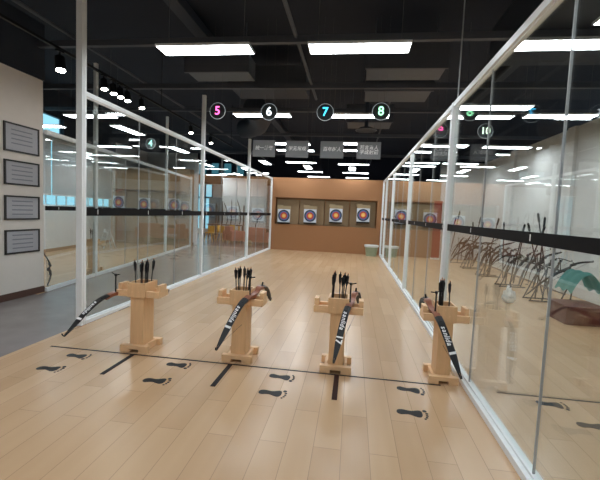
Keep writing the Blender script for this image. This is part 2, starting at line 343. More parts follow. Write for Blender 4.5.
# ------------------------------------------------------------------ ceiling lights
def led_proto():
    t = thing('ceiling_light', '', 'ceiling light')
    bm = bmesh.new()
    box(bm, -.61, .61, -.15, -.14, 0, .02); box(bm, -.61, .61, .14, .15, 0, .02); box(bm, -.61, -.6, -.14, .14, 0, .02); box(bm, .6, .61, -.14, .14, 0, .02)
    box(bm, -.61, .61, -.15, .15, .02, .03); link('frame', bm, M['alu'], t)
    bm = bmesh.new(); box(bm, -.6, .6, -.14, .14, .004, .018); link('diffuser', bm, M['led'], t)
    for s in (-.5, .5):
        bm = bmesh.new(); tube(bm, [(s, 0, .03), (s, 0, 1.5)], .003, 5); link('hanging_wire', bm, M['wire'], t)
    return t
lights = [  # x, y, rotated, label
    (-1.98, 4.78, 0, 'white LED ceiling panel, left of the two large ones at the top of the photo'),
    (-.04, 4.8, 0, 'white LED ceiling panel, right of the two large ones at the top of the photo'),
    (-2.02, 8.0, 0, 'white LED ceiling panel seen behind number sign 6'),
    (.0, 8.0, 0, 'white LED ceiling panel seen between number signs 7 and 8'),
    (-1.98, 11.25, 0, 'LED ceiling panel seen in the gap between the two left grey hanging signs, upper one'),
    (-.04, 11.05, 0, 'LED ceiling panel seen in the gap between the two right grey hanging signs, upper one'),
    (-1.98, 12.4, 0, 'LED ceiling panel seen in the gap between the two left grey hanging signs, lower one'),
    (-.04, 12.2, 0, 'LED ceiling panel seen in the gap between the two right grey hanging signs, lower one'),
    (-3.75, 15.6, 1, 'lengthwise LED ceiling panel left above the corner of the brown wall'),
    (-2.2, 15.3, 0, 'crosswise LED ceiling panel low above the brown wall, below the second grey sign'),
    (-.1, 15.5, 0, 'crosswise LED ceiling panel low above the brown wall, below the fourth grey sign'),
    (-2.1, 16.8, 1, 'lengthwise LED ceiling panel beyond the brown wall on the left half'),
    (-.15, 17.0, 1, 'lengthwise LED ceiling panel beyond the brown wall on the right half'),
    (-2.2, 18.6, 0, 'crosswise LED ceiling panel beyond the brown wall, left half, second row'),
    (0.0, 18.6, 0, 'crosswise LED ceiling panel beyond the brown wall, right half, second row'),
    (-2.0, 21.0, 0, 'smallest farthest LED ceiling panel above the left half of the brown wall'),
    (.1, 21.0, 0, 'smallest farthest LED ceiling panel above the right half of the brown wall'),
    (2.4, 7.35, 0, 'long LED ceiling panel over the right glass bay above number sign 10'),
    (2.4, 11.2, 0, 'LED ceiling panel over the right glass bay below number sign 9'),
    (4.05, 11.2, 0, 'LED ceiling panel over the right bay near the grey side wall'),
    (2.4, 14.6, 0, 'LED ceiling panel close to the tan wall end of the right bay'),
    (3.75, 7.9, 0, 'LED ceiling panel over the right bay above its grey side wall, nearer one'), (3.75, 14.6, 0, 'LED ceiling panel over the right bay near its white end wall'),  # the end-wall panel is added to brighten the grey side wall
    (-6.15, 9.7, 1, 'lengthwise LED ceiling panel behind the left glass, just left of number sign 4'),
    (-6.2, 12.8, 1, 'lengthwise LED ceiling panel behind the left glass, under number sign 4'),
    (-8.4, 9.3, 0, 'LED ceiling panel in the far left bay beside the roller blinds'),
    (-8.4, 12.4, 0, 'LED ceiling panel deep in the far left bay before its tan wall'),
    (-6.15, 8.2, 0, 'crosswise LED ceiling panel seen through the left glass just right of the tall post'),
    (-5.3, 18.3, 1, 'lengthwise LED ceiling panel over the lounge, nearer of two'),
    (-6.6, 21.0, 1, 'lengthwise LED ceiling panel over the lounge, farther of two'),
    (-8.6, 18.5, 0, 'LED ceiling panel above the dark lounge table, nearer one'), (-8.2, 21.8, 0, 'LED ceiling panel above the grey display board in the lounge'), (-5.2, 20.0, 0, 'LED ceiling panel in front of the white room divider'),  # these three panels are added to brighten the lounge walls
    (-1.98, 1.4, 0, 'LED ceiling panel left above the photographer'), (-.04, 1.4, 0, 'LED ceiling panel right above the photographer'),  # out-of-view panels from here to the list end, added to light the near floor
    (-1.98, -2, 0, 'LED ceiling panel left behind the photographer'), (-.04, -2, 0, 'LED ceiling panel right behind the photographer'),
    (2.9, 4.2, 0, 'LED ceiling panel at the near end of the right bay'), (2.9, 1.0, 0, 'LED ceiling panel of the right bay beside the photographer'),
    (-4.5, 1.4, 0, 'LED ceiling panel over the near end of the left walkway'), (-4.5, -2, 0, 'LED ceiling panel over the walkway behind the photographer'),
]
proto = led_proto()
for i, (x, y, r_, lb) in enumerate(lights):
    o = proto if i == 0 else copy_tree(proto)
    o.location = (x, y, 3.62); o.rotation_euler = (0, 0, math.pi/2 if r_ else 0); tag(o, lb, 'ceiling light', 'LED ceiling panels')

# track with spotlights above the walkway
t = thing('lighting_track', 'black ceiling track running above the left walkway and carrying spotlights', 'track', (-4.3, 8, 3.78))
bm = bmesh.new(); box(bm, -.02, .02, -5.5, 5, 0, .035); link('track_bar', bm, M['black'], t)
for s in (-5, -2.5, 0, 2.5, 4.8):
    bm = bmesh.new(); tube(bm, [(0, s, .035), (0, s, 1.4)], .008, 6); link('hanger_rod', bm, M['black'], t)
def spot_proto():
    t = thing('track_spotlight', '', 'spotlight')
    bm = bmesh.new(); tube(bm, [(0, 0, 0), (0, 0, -.13)], .012, 8); box(bm, -.02, .02, -.05, .05, -.02, 0); link('stem', bm, M['black'], t)
    bm = bmesh.new(); tube(bm, [(0, 0, -.08), (.03, -.02, -.24)], [.055, .06], 18); link('lamp_body', bm, M['black'], t, True)
    bm = bmesh.new(); tube(bm, [(.03, -.02, -.238), (.031, -.021, -.245)], .05, 18); link('lens', bm, M['spot'], t)
    return t
sp = spot_proto()
for i, (y, sc, lb) in enumerate(((5.08, 1.2, 'large black track spotlight glowing at the upper left corner, nearest one'), (6.05, 1, 'black track spotlight with bright lens right of the tall white post'),
        (6.3, 1, 'black track spotlight second in the cluster above the mirrored digit'), (6.5, 1, 'black track spotlight third in the cluster above the mirrored digit'),
        (6.72, 1, 'black track spotlight fourth in the cluster above the mirrored digit'), (7.2, 1, 'small track spotlight seen just over the left glass top rail'),
        (9.5, 1, 'small far track spotlight above the second post of the left partition'), (10.9, 1, 'farthest small track spotlight above the walkway'))):
    o = sp if i == 0 else copy_tree(sp)
    o.location = (-4.3, y, 3.78); o.scale = (sc,)*3; tag(o, lb, 'spotlight', 'track spotlights')

# ------------------------------------------------------------------ glass partitions
def partition(name_label, X, ypanes, posts, seals, h, strip, ang=None, bw=.1):
    """posts: list of (y, width, top z)"""
    t = thing('glass_partition', name_label, 'glass partition', (0, 0, 0))
    fx = ang if ang else (lambda y: X)
    def seg(bm, y0, y1, z0, z1, w_):
        prism(bm, [(fx(y0)-w_/2, y0), (fx(y0)+w_/2, y0), (fx(y1)+w_/2, y1), (fx(y1)-w_/2, y1)], z0, z1)
    for a, b in zip(ypanes, ypanes[1:]):
        bm = bmesh.new(); seg(bm, a+.004, b-.004, .06, h-.05, .012); g = link('glass_pane', bm, M['glass'], t)
        ym = a+(b-a)*.22
        bm = bmesh.new(); seg(bm, ym, ym+.012, strip[0]+.02, strip[1]-.015, .022); link('sticker', bm, M['wtxt'], g)
    bm = bmesh.new(); seg(bm, ypanes[0], ypanes[-1], strip[0], strip[1], .018); link('safety_strip', bm, M['strap'], t)
    for y in seals:
        bm = bmesh.new(); seg(bm, y-.005, y+.005, .06, h-.05, .0135); link('joint_seal', bm, M['alud'], t)
    for y, w_, z in posts:
        bm = bmesh.new(); x = fx(y); box(bm, x-w_/2, x+w_/2, y-w_/2, y+w_/2, 0, z, .006)
        box(bm, x-w_/2-.006, x-w_/2+.004, y-.012, y+.012, .02, z-.02); box(bm, x+w_/2-.004, x+w_/2+.006, y-.012, y+.012, .02, z-.02)
        link('post', bm, M['alu'], t)
    bm = bmesh.new(); seg(bm, ypanes[0], ypanes[-1], h-.06, h+.0, .07); seg(bm, ypanes[0], ypanes[-1], h-.075, h-.055, .03); link('top_rail', bm, M['alu'], t)
    bm = bmesh.new(); seg(bm, ypanes[0], ypanes[-1], 0, .05, bw); seg(bm, ypanes[0], ypanes[-1], .05, .07, .035); link('base_rail', bm, M['alu'], t)
    return t
partition('long white framed glass partition along the left side of the lanes', XL, [4.5, 5.8, 7.1, 8.42, 9.7, 11.0, 12.28, 13.5, 14.7, 15.85],
          [(4.48, .085, 5.2), (8.42, .075, 4.17), (12.28, .085, 3.95), (15.86, .07, HT)], [5.8, 7.1, 9.7, 11.0, 13.5, 14.7], HT, (1.44, 1.54))
partition('long white framed glass partition along the right side of the lanes', XR, [-1.2, 0, 1.15, 2.4, 3.7, 4.93, 6.1, 7.25, 8.39, 9.6, 10.75, 11.9, 13.1, 14.35, 15.85],
          [(4.97, .085, HT), (8.39, .075, HT), (11.9, .075, HT), (14.35, .07, HT), (15.86, .07, HT)], [0, 1.15, 2.4, 3.7, 6.1, 7.25, 9.6, 10.75, 13.1], HT, (1.46, 1.54))
partition('glass partition of the far left bay across the grey walkway', 0, [6.01, 7.6, 9.1, 10.6, 12.1, 13.6, 15.1],
          [(7.65, .07, 4.6), (12.1, .07, 4.6), (15.1, .06, 2.9)], [9.1, 10.6, 13.6], 2.85, (1.45, 1.53), ang=g2x, bw=.05)
bm = bmesh.new(); tube(bm, [(1.175, 4.9, HT), (1.175, 4.9, 5.2)], .008, 6); tag(link('steel_cable', bm, M['alud']), 'thin vertical cable above the main post of the right glass partition', 'cable')

# ------------------------------------------------------------------ signs
def number_sign(n, x, y, z, m, lb):
    t = thing('number_sign', lb, 'sign', (x, y, z), group='round lane number signs')
    bm = bmesh.new(); bmesh.ops.create_cone(bm, cap_ends=True, segments=40, radius1=.15, radius2=.15, depth=.016, matrix=Matrix.Rotation(math.pi/2, 4, 'X')); link('disc', bm, M['sign'], t)
    bm = bmesh.new(); tube(bm, [(.152*math.cos(a), 0, .152*math.sin(a)) for a in [i*math.pi/20 for i in range(41)]], .006, 6, False); link('rim', bm, M['rim'], t, True)
    text_obj('digit', n, (.27 if n == '4' else .225) if len(n) == 1 else .2, m, t, Matrix.Translation((0, -.012, 0)) @ FACE, .004, .0005 if n == '4' else .0022)
    for s in (-.08, .08):
        bm = bmesh.new(); tube(bm, [(s, 0, .13), (s, 0, 5.2-z)], .0015, 4); link('hanging_wire', bm, M['wire'], t)
for a in (('5', -2.71, 7.2, 3.5, M['dpink'], 'round hanging sign with pink number 5'), ('6', -1.69, 7.2, 3.49, M['dwhite'], 'round hanging sign with white number 6'),
          ('7', -.62, 7.2, 3.49, M['dblue'], 'round hanging sign with blue number 7'), ('8', .40, 7.2, 3.51, M['dgreen'], 'round hanging sign with green number 8'),
          ('9', 1.76, 8.65, 3.5, M['dpink'], 'round sign with pink number 9 behind the right glass'), ('10', 2.68, 8.65, 3.5, M['dpale'], 'round sign with pale green number 10 behind the right glass'),
          ('4', -6.1, 10.75, 3.47, M['dteal'], 'round sign with teal number 4 behind the left glass')):
    number_sign(*a)
for txt, px0, px1, lb in (('统一着装', -2.64, -2.06, 'first of four grey hanging signs from the left, one line of white characters'), ('学无常规', -1.78, -1.21, 'second grey hanging sign from the left, one line of white characters'),
                          ('百年树人', -.91, -.32, 'third grey hanging sign from the left, slanted white characters'), ('若言育人\n学成射箭', -.01, .59, 'rightmost grey hanging sign with two lines of white characters')):
    xm = (px0+px1)/2; t = thing('hanging_sign', lb, 'sign', (xm, 9.6, 3.21), group='grey hanging signs')
    bm = bmesh.new(); box(bm, -.29, .29, -.012, .012, -.215, .2, .003); link('sign_board', bm, M['banner'], t)
    text_obj('lettering', txt, .115, M['wtxt'], t, Matrix.Translation((0, -.014, -.0)) @ FACE, .001, .0014, .15)
    for s in (-.25, .25):
        bm = bmesh.new(); tube(bm, [(s, 0, .2), (s, 0, 1.99)], .002, 4); link('hanging_wire', bm, M['wire'], t)

# ------------------------------------------------------------------ foam blocks and targets
fx = [-3.29, -2.29, -1.21, -.17, .93]
for i in range(4):
    o_ = ['left end', 'second from left', 'third from left', 'right end'][i]
    bm = bmesh.new(); box(bm, fx[i]+.02, fx[i+1]-.02, D+.16, D+.299, 1.101, 2.16+.03*(i % 2), .01)
    tag(link('foam_backstop', bm, M['foam']), 'olive brown foam backstop block in the brown wall niche, %s' % o_, 'backstop', 'foam backstops')
for i, (a, b, y, h, lb) in enumerate(((1.47, 2.3, D, 2.2, 'foam backstop block in the tan niche behind the right glass, left one'), (2.32, 3.13, D, 2.2, 'foam backstop block in the tan niche behind the right glass, right one'),
        (-10.18, -9.1, 15.0, 2.2, 'foam backstop block in the far left bay niche, left one'), (-9.08, -8.0, 15.0, 2.2, 'foam backstop block in the far left bay niche, middle one'), (-7.98, -6.87, 15.0, 2.2, 'foam backstop block in the far left bay niche, right one'))):
    bm = bmesh.new(); box(bm, a, b, y+.145, y+.299, 1.151, h, .01); tag(link('foam_backstop', bm, M['foam']), lb, 'backstop', 'foam backstops')
def target_proto():
    t = thing('archery_target', '', 'target')
    bm = bmesh.new(); box(bm, -.27, .27, 0, .1, -.29, .28, .008); link('foam_block', bm, M['foamtop'], t)
    bm = bmesh.new(); box(bm, -.25, .28, .02, .08, .28, .4, .01); box(bm, -.29, -.05, .03, .07, .33, .44, .008); link('loose_top_strip', bm, M['foamtop'], t)
    bm = bmesh.new(); box(bm, -.26, .26, -.02, .1, -.345, -.29, .004); link('bottom_ledge', bm, M['black'], t)
    bm = bmesh.new(); mats = [M['t_w'], M['t_k'], M['t_b'], M['t_r'], M['t_y'], M['t_c']]
    box(bm, -.265, .265, -.006, 0, -.28, .27, 0, 0)
    rs = [.25, .20, .15, .088, .04, 0]; idx = [1, 2, 3, 4, 5]
    n = 48
    prev = None
    for j, r_ in enumerate(rs[:-1]):
        y = -.0075-.0005*j
        vs = [bm.verts.new((r_*math.cos(2*math.pi*q/n), y, r_*math.sin(2*math.pi*q/n)-.005)) for q in range(n)]
        f = bm.faces.new(vs); f.material_index = idx[j]
    link('paper_face', bm, mats, t)
    return t
tp = target_proto()
tl = [(-2.92, D-.02, 1.46, 0, 'archery target face on the brown wall, leftmost of the four, frayed foam strip on top'), (-1.80, D-.02, 1.50, 0, 'archery target face on the brown wall, second from the left'),
      (-.72, D-.02, 1.57, 0, 'archery target face on the brown wall, third from the left'), (.40, D-.02, 1.63, 0, 'archery target face on the brown wall, rightmost beside the bin'),
      (1.85, D-.02, 1.68, 0, 'archery target behind the right glass, nearest to the brown wall'), 
      (-9.9, 14.95, 1.72, 0, 'archery target in the far left bay, leftmost seen through the glass'), (-8.75, 14.95, 1.68, 0, 'archery target in the far left bay, middle of the three'),
      (-7.4, 14.95, 1.7, 0, 'archery target in the far left bay, rightmost with a coloured face')]
for i, (x, y, z, r_, lb) in enumerate(tl):
    o = tp if i == 0 else copy_tree(tp)
    o.location = (x, y, z); tag(o, lb, 'target', 'archery targets')
# targets hang from brackets that reach back to the foam: part of the proto
for o in [c for c in bpy.data.objects if c.name.startswith('archery_target')]:
    bm = bmesh.new(); box(bm, -.2, .2, .09, .2, -.2, -.16); box(bm, -.2, .2, .09, .2, .1, .14); link('bracket', bm, M['black'], o)

# ------------------------------------------------------------------ floor markings
bm = bmesh.new(); box(bm, -3.26, .92, 3.70, 3.725, .0003, .0015); tag(link('floor_line', bm, M['tape']), 'long thin dark shooting line crossing the wood floor behind the footprints', 'floor line')
bm = bmesh.new(); box(bm, 1.42, 4.6, 3.67, 3.695, .0003, .0015); tag(link('floor_line', bm, M['tape']), 'thin dark shooting line on the floor behind the right glass', 'floor line')
for x, m_, lb in ((-2.27, 'tape', 'short dark tape stub in front of the leftmost bow stand'), (-1.18, 'tape', 'short black tape stub in front of the second bow stand from left'), (-.08, 'brtape', 'short dark brown tape stub in front of the third bow stand')):
    bm = bmesh.new(); box(bm, x-.024, x+.024, 3.19, 3.72, .0016, .003); tag(link('tape_stub', bm, M[m_]), lb, 'tape', 'lane divider tape stubs')
def foot(x, y, flip, rz, lb, sc=1, spread=1):
    bm = bmesh.new(); n = 40; pts = []
    prof = [(0, 0), (.006, .022), (.025, .034), (.055, .036), (.085, .030), (.115, .030), (.145, .040), (.166, .044), (.182, .036), (.186, .012), (.184, -.014), (.172, -.034), (.150, -.040), (.120, -.030), (.09, -.018), (.06, -.020), (.03, -.026), (.008, -.018)]
    # closed smooth outline (Catmull-Rom)
    P_ = [V((a, b*.92, 0)) for a, b in prof]; out = []
    for i in range(len(P_)):
        p0, p1, p2, p3 = P_[i-1], P_[i], P_[(i+1) % len(P_)], P_[(i+2) % len(P_)]
        for q in range(3):
            u = q/3; out.append(.5*((2*p1)+(p2-p0)*u+(2*p0-5*p1+4*p2-p3)*u*u+(3*p1-p0-3*p2+p3)*u**3))
    prism(bm, [(p.x, p.y) for p in out], .0003, .0016)
    for (a, b, r_) in ((.206, .040, .0150), (.218, .014, .0110), (.217, -.009, .0100), (.210, -.029, .0092), (.197, -.046, .0085)):
        prism(bm, [(a+r_*1.05*math.cos(2*math.pi*q/14), b+r_*.85*math.sin(2*math.pi*q/14)) for q in range(14)], .0003, .0016)
    for v in bm.verts: v.co.x = (v.co.x-.1)*1.12; v.co.y *= flip*1.45
    o = link('footprint_decal', bm, M['decal']); o.location = (x, y, 0); o.rotation_euler = (0, 0, rz); tag(o, lb, 'footprint', 'footprint decals')
for i, (x, y, f, rz, where) in enumerate(((-2.83, 3.19, 1, .12, 'nearer footprint at the far left beside the grey floor'), (-2.80, 3.54, -1, -.05, 'farther footprint at the far left, just below the shooting line'),
        (-1.73, 3.18, 1, .1, 'nearer footprint between first and second bow stand'), (-1.70, 3.57, -1, -.05, 'farther footprint between first and second bow stand'),
        (-.64, 3.19, 1, .0, 'nearer footprint between second and third bow stand'), (-.62, 3.54, -1, -.12, 'farther footprint between second and third bow stand'),
        (.55, 3.11, 1, -.02, 'nearer footprint between third and fourth bow stand'), (.60, 3.55, -1, -.15, 'farther footprint between third and fourth bow stand'),
        (1.82, 3.55, -1, -.15, 'farther footprint seen through the right glass'), (1.98, 3.22, 1, -.05, 'nearer footprint seen through the right glass'))):
    foot(x, y, f, rz, 'charcoal bare %s' % where)

# ------------------------------------------------------------------ bow stands
def stand_proto():
    t = thing('bow_stand', '', 'bow stand')
    m, m2 = M['stand'], M['stand2']
    bm = bmesh.new(); box(bm, -.078, .078, -.11, .11, .04, .64, .004); link('column', bm, m, t)
    # feet: front and rear cross beams with arch notch, linked by runners
    for y0, nm in ((-.17, 'f'), (.11, 'r')):
        bm = bmesh.new()
        box(bm, -.16, -.055, y0, y0+.06, 0, .075, .004); box(bm, .055, .16, y0, y0+.06, 0, .075, .004); box(bm, -.056, .056, y0+.001, y0+.059, .035, .074)
        link('foot_beam', bm, m2, t)
    for s in (-1, 1):
        bm = bmesh.new(); box(bm, s*.1-.015 if s > 0 else -.115, .115 if s > 0 else -.085, -.111, .111, .004, .07, .003); link('runner', bm, m2, t)
    # head: centre box with an opening for arrows, two notch arms with end blocks
    bm = bmesh.new()
    for (a, b, c, d) in ((-.105, .105, -.13, -.105), (-.105, .105, .105, .13), (-.105, -.085, -.105, .105), (.085, .105, -.105, .105)): box(bm, a, b, c, d, .60, .76, .003)
    box(bm, -.084, .084, -.104, .104, .62, .64)
    for (a, b) in ((-.09, .73), (-.05, .66), (.03, .66), (.08, .73), (-.02, .72)):
        bmesh.ops.create_cone(bm, cap_ends=True, segments=8, radius1=.006, radius2=.006, depth=.006, matrix=Matrix.Translation((a, -.132, b)) @ Matrix.Rotation(math.pi/2, 4, 'X'))
    link('arrow_box', bm, m, t)
    for s in (-1, 1):
        bm = bmesh.new()
        x0, x1 = sorted((s*.105, s*.25)); box(bm, x0, x1, -.11, -.07, .60, .67, .003); box(bm, x0, x1, .07, .11, .60, .67, .003); box(bm, x0, x1, -.07, .07, .60, .622)
        x0, x1 = sorted((s*.205, s*.25)); box(bm, x0, x1, -.069, .069, .622, .735, .003)
        link('notch_arm', bm, m2, t)
    return t
SP = [(-2.30, 3.93, 'leftmost pine bow stand near the left glass partition'), (-1.14, 3.93, 'second pine bow stand from the left'), (-.10, 3.90, 'third pine bow stand from the left, in front of the camera'),
      (.95, 3.90, 'rightmost pine bow stand against the right glass partition'), (-6.14, 8.3, 'pine bow stand behind the far left glass, holding dark arrows')]
sp = stand_proto()
for i, (x, y, lb) in enumerate(SP):
    o = sp if i == 0 else copy_tree(sp)
    o.location = (x, y, 0); o.rotation_euler = (0, 0, math.pi/2*.15 if i == 4 else 0); tag(o, lb, 'bow stand', 'pine bow stands')
    if i == 3: o.scale = (.86, 1, 1)
# arrows
def arrow_proto():
    t = thing('arrow', '', 'arrow')
    bm = bmesh.new(); tube(bm, [(0, 0, 0), (0, 0, .5)], .0058, 6); link('shaft', bm, M['shaft'], t)
    bm = bmesh.new()
    for a in (0, 2.09, 4.19):
        d = V((math.cos(a), math.sin(a), 0)); e = V((-d.y, d.x, 0))*.0012
        pts = [d*.004+V((0, 0, .31)), d*.014+V((0, 0, .36)), d*.018+V((0, 0, .46)), d*.004+V((0, 0, .48))]
        A = [bm.verts.new(p+e) for p in pts]; B = [bm.verts.new(p-e) for p in pts]
        bm.faces.new(A); bm.faces.new(B[::-1])
        for q in range(4): bm.faces.new((A[q], A[(q+1) % 4], B[(q+1) % 4], B[q]))
    link('fletching', bm, M['fl'], t)
    bm = bmesh.new(); tube(bm, [(0, 0, .499), (0, 0, .515)], .0048, 6); link('nock', bm, M['nock'], t)
    return t
ap = arrow_proto(); first = True
spots = [[(-.085, -.02, -.11), (-.02, .02, .03), (.0, -.04, .05), (.03, .0, .07), (.045, .04, .1), (.07, -.03, .12), (.085, .05, .16)],
         [(-.085, 0, -.09), (-.05, .03, -.03), (-.045, -.03, -.08), (.0, .04, .0), (.035, 0, .1), (.06, .04, .14), (.075, -.03, .16)],
         [(-.095, 0, -.02), (-.08, .03, .03), (-.075, -.03, -.04), (-.0, .04, .08), (.035, 0, .12), (.05, .04, .18), (.06, -.03, .15)],
         [(-.085, 0, .02), (-.07, .03, -.03), (-.06, -.03, .04), (-.05, .04, .02), (-.03, 0, .06), (.07, .02, .12)],
         [(-.08, 0, -.1), (-.04, .03, -.03), (0, -.03, .0), (.03, .04, .05), (.06, 0, .12), (.075, .04, .16)]]
SN = ['leftmost bow stand', 'second bow stand from the left', 'third bow stand from the left', 'rightmost bow stand', 'stand behind the far left glass']
for i, (x, y, _) in enumerate(SP):
    for j, (dx, dy, tl_) in enumerate(sorted(spots[i], key=lambda q: q[0]*.9+q[2]*.55*.3)):
        dx *= .8; dy *= .9; n_ = len(spots[i])
        o = ap if first else copy_tree(ap); first = False
        o.location = (x+dx*(.86 if i == 3 else 1), y+dy, .6415)
        o.rotation_euler = (random.uniform(-.05, .05), tl_*.55, random.uniform(0, 2))
        o.scale = (1, 1, random.uniform(.66, .74))
        tag(o, '%s of the dark arrows in the %s' % ('rightmost' if j == n_-1 else ['leftmost', 'second from left', 'third from left', 'fourth from left', 'fifth from left', 'sixth from left'][j], SN[i]), 'arrow', 'arrows in the %s' % SN[i])

# ------------------------------------------------------------------ bows
def catmull(P_, per=5):
    out = []
    for i in range(len(P_)-1):
        p0 = P_[max(i-1, 0)]; p1 = P_[i]; p2 = P_[i+1]; p3 = P_[min(i+2, len(P_)-1)]
        for q in range(per):
            u = q/per; out.append(.5*((2*p1)+(p2-p0)*u+(2*p0-5*p1+4*p2-p3)*u*u+(3*p1-p0-3*p2+p3)*u**3))
    out.append(P_[-1]); return out
def make_bow(L, U, Cn, label, group, detail=True, text=None, mark=True, limbm='blackm', sight=True, risermat='riser', ww=1, sightvec=None):
    """L,U = limb tips, Cn = a point the riser passes through (world)"""
    L, U, Cn = V(L), V(U), V(Cn)
    ch = U-L; c = ch.length; a = ch/c; m = L+a*((Cn-L).dot(a)); off = Cn-m; b = off.length
    n = off/b; side = a.cross(n).normalized(); mid = L+a*((Cn-L).dot(a))
    t = thing('recurve_bow', label, 'bow', Cn, group=group)
    def P(s, o_): return mid+a*s+n*o_-Cn        # relative to the empty
    sl = (L-mid).dot(a); su = (U-mid).dot(a)
    rl, ru = max(sl*.34, -.30), min(su*.34, .30)
    # riser: body with sculpted grip
    pts = [P(rl, b-.015), P(rl*.7, b+.0), P(rl*.4, b-.005), P(0, b-.03), P(ru*.3, b-.02), P(ru*.45, b+.015), P(ru*.75, b+.008), P(ru, b-.015)]
    pts = catmull(pts, 3); N = len(pts)
    bm = bmesh.new()
    ribbon(bm, pts, [n]*N, [.040*ww-.012*math.exp(-((i/N-.55)/.1)**2) for i in range(N)], [.034+.026*math.exp(-((i/N-.42)/.12)**2) for i in range(N)], side)
    link('riser', bm, M[risermat], t, True)
    tips = {}
    for s_, e_, nm in ((sl, rl, 'lower'), (su, ru, 'upper')):
        ctrl = [P(e_*.86, b+.004), P(e_+(s_-e_)*.15, b*.94), P(e_+(s_-e_)*.45, b*.66), P(e_+(s_-e_)*.75, b*.26), P(e_+(s_-e_)*.9, b*.06), P(e_+(s_-e_)*.965, b*.0+.0), P(s_, .035)]
        q = catmull(ctrl, 5); N = len(q); nor = []
        for i in range(N):
            tt = (q[min(i+1, N-1)]-q[max(i-1, 0)]).normalized(); nn = side.cross(tt).normalized()
            if nn.dot(n) < 0: nn = -nn
            nor.append(nn)
        ac = [0]
        for i in range(1, N): ac.append(ac[-1]+(q[i]-q[i-1]).length)
        fr = [v/ac[-1] for v in ac]
        bm = bmesh.new(); ribbon(bm, q, nor, [ww*(.046-.004*f if f < .62 else max(.009, .0435*(1-((f-.62)/.36)**1.25*.84))) for f in fr], [.012-.005*f for f in fr], side)
        lo = link('limb', bm, M[limbm], t, True)
        bm = bmesh.new(); i0 = 1; ribbon(bm, [q[0]+nor[0]*.008, q[4]+nor[4]*.008], [nor[0], nor[4]], [.03, .03], [.008, .006], side); link('limb_bolt', bm, M['black'], lo)
        tips[nm] = q
        if nm == 'lower' and detail:
            cum = [0]
            for i in range(1, N): cum.append(cum[-1]+(q[i]-q[i-1]).length)
            def place(fr, off=.0075):
                d_ = fr*cum[-1]; i = max(j for j in range(N-1) if cum[j] <= d_); f = (d_-cum[i])/(cum[i+1]-cum[i])
                p = q[i].lerp(q[i+1], f); X = (q[i+1]-q[i]).normalized(); nn = nor[i]; Y = nn.cross(X).normalized(); p = p+nn*off
                return Matrix(((X.x, Y.x, nn.x, p.x), (X.y, Y.y, nn.y, p.y), (X.z, Y.z, nn.z, p.z), (0, 0, 0, 1)))
            if text:
                bmt = bmesh.new(); wd = [{'i': .45, 'l': .45}.get(c_, 1) for c_ in text[0]]; tot = sum(wd); acc = 0
                for chx, w_ in zip(text[0], wd):
                    me = text_mesh(chx, .062, .0006, .0012, .25)
                    me.transform(place(text[1]+(acc+w_/2)/tot*(text[2]-text[1]))); bmt.from_mesh(me); bpy.data.meshes.remove(me); acc += w_
                link('lettering', bmt, M['wtxt'], lo)
                if len(text) > 4:
                    me = text_mesh(text[4], .085, .0006, .003); me.transform(place(text[3])); bmt = bmesh.new(); bmt.from_mesh(me); bpy.data.meshes.remove(me)
                    link('limb_number', bmt, M['wtxt'], lo)
                else:
                    bm = bmesh.new(); box(bm, -.010, .012, -.020*ww, .020*ww, -.001, .001, 0, 0, place(text[3])); link('band_mark', bm, M['wtxt'], lo)
    bm = bmesh.new(); tube(bm, [tips['lower'][-2], tips['upper'][-2]], .0022, 5); link('bowstring', bm, M['string'], t)
    bm = bmesh.new(); tube(bm, [tips['lower'][-2].lerp(tips['upper'][-2], .45), tips['lower'][-2].lerp(tips['upper'][-2], .55)], .0035, 6); link('string_serving', bm, M['black'], t)
    if sight:
        sv = V(sightvec).normalized() if sightvec else n
        base = P(rl*.45, b)
        bm = bmesh.new(); tube(bm, [base, base+sv*.20], [.009, .007], 6); tube(bm, [base+sv*.19, base+sv*.215], .014, 8)
        link('sight_bar', bm, M['black'], t)
        cx = side if abs(side.x) > .5 else V((1, 0, 0))
        bm = bmesh.new(); tube(bm, [base+sv*.205-cx*.055+sv*.014, base+sv*.20, base+sv*.205+cx*.055+sv*.014], .006, 6); link('sight_crossbar', bm, M['black'], t)
        bm = bmesh.new(); p = P(ru*.9, b+.02); tube(bm, [p, p+n*.04], .009, 8); link('knob', bm, M['black'], t)
    return t
# the four bows lying over the stands: riser in a notch arm, one limb reaching to the camera, one behind
def px(axis, val, x, y):
    d = fw+rr*((x-300)/FPX)-uu*((y-240)/FPX); o = V((0, 0, EYE)); tt = (val-o[axis])/d[axis]; return o+d*tt
def raypt(x, y, C_, dist, near):
    d = (fw+rr*((x-300)/FPX)-uu*((y-240)/FPX)).normalized(); o = V((0, 0, EYE)); oc = o-C_
    B = oc.dot(d); q = B*B-(oc.length_squared-dist*dist)
    s = math.sqrt(max(q, 0)); return o+d*((-B-s) if near else (-B+s))
BOWS = [((62, 337), (169, 292), (124, 290), ('sanlida', .22, .52, .60), 'black recurve bow hanging on the leftmost bow stand, limb reaching left'),
        ((215, 351), (271, 300), (254, 293), ('sanlida', .20, .50, .57), 'black recurve bow on the second bow stand with white lettering and white band'),
        ((333, 364), (360, 306), (352, 300), ('sanlida', .14, .46, .60, '17'), 'black recurve bow on the third bow stand with a white 17 on its limb'),
        ((462, 380), (420, 308), (432, 308), ('sanlida', .20, .50, .60), 'black recurve bow on the rightmost bow stand, limb slanting to the right rail')]
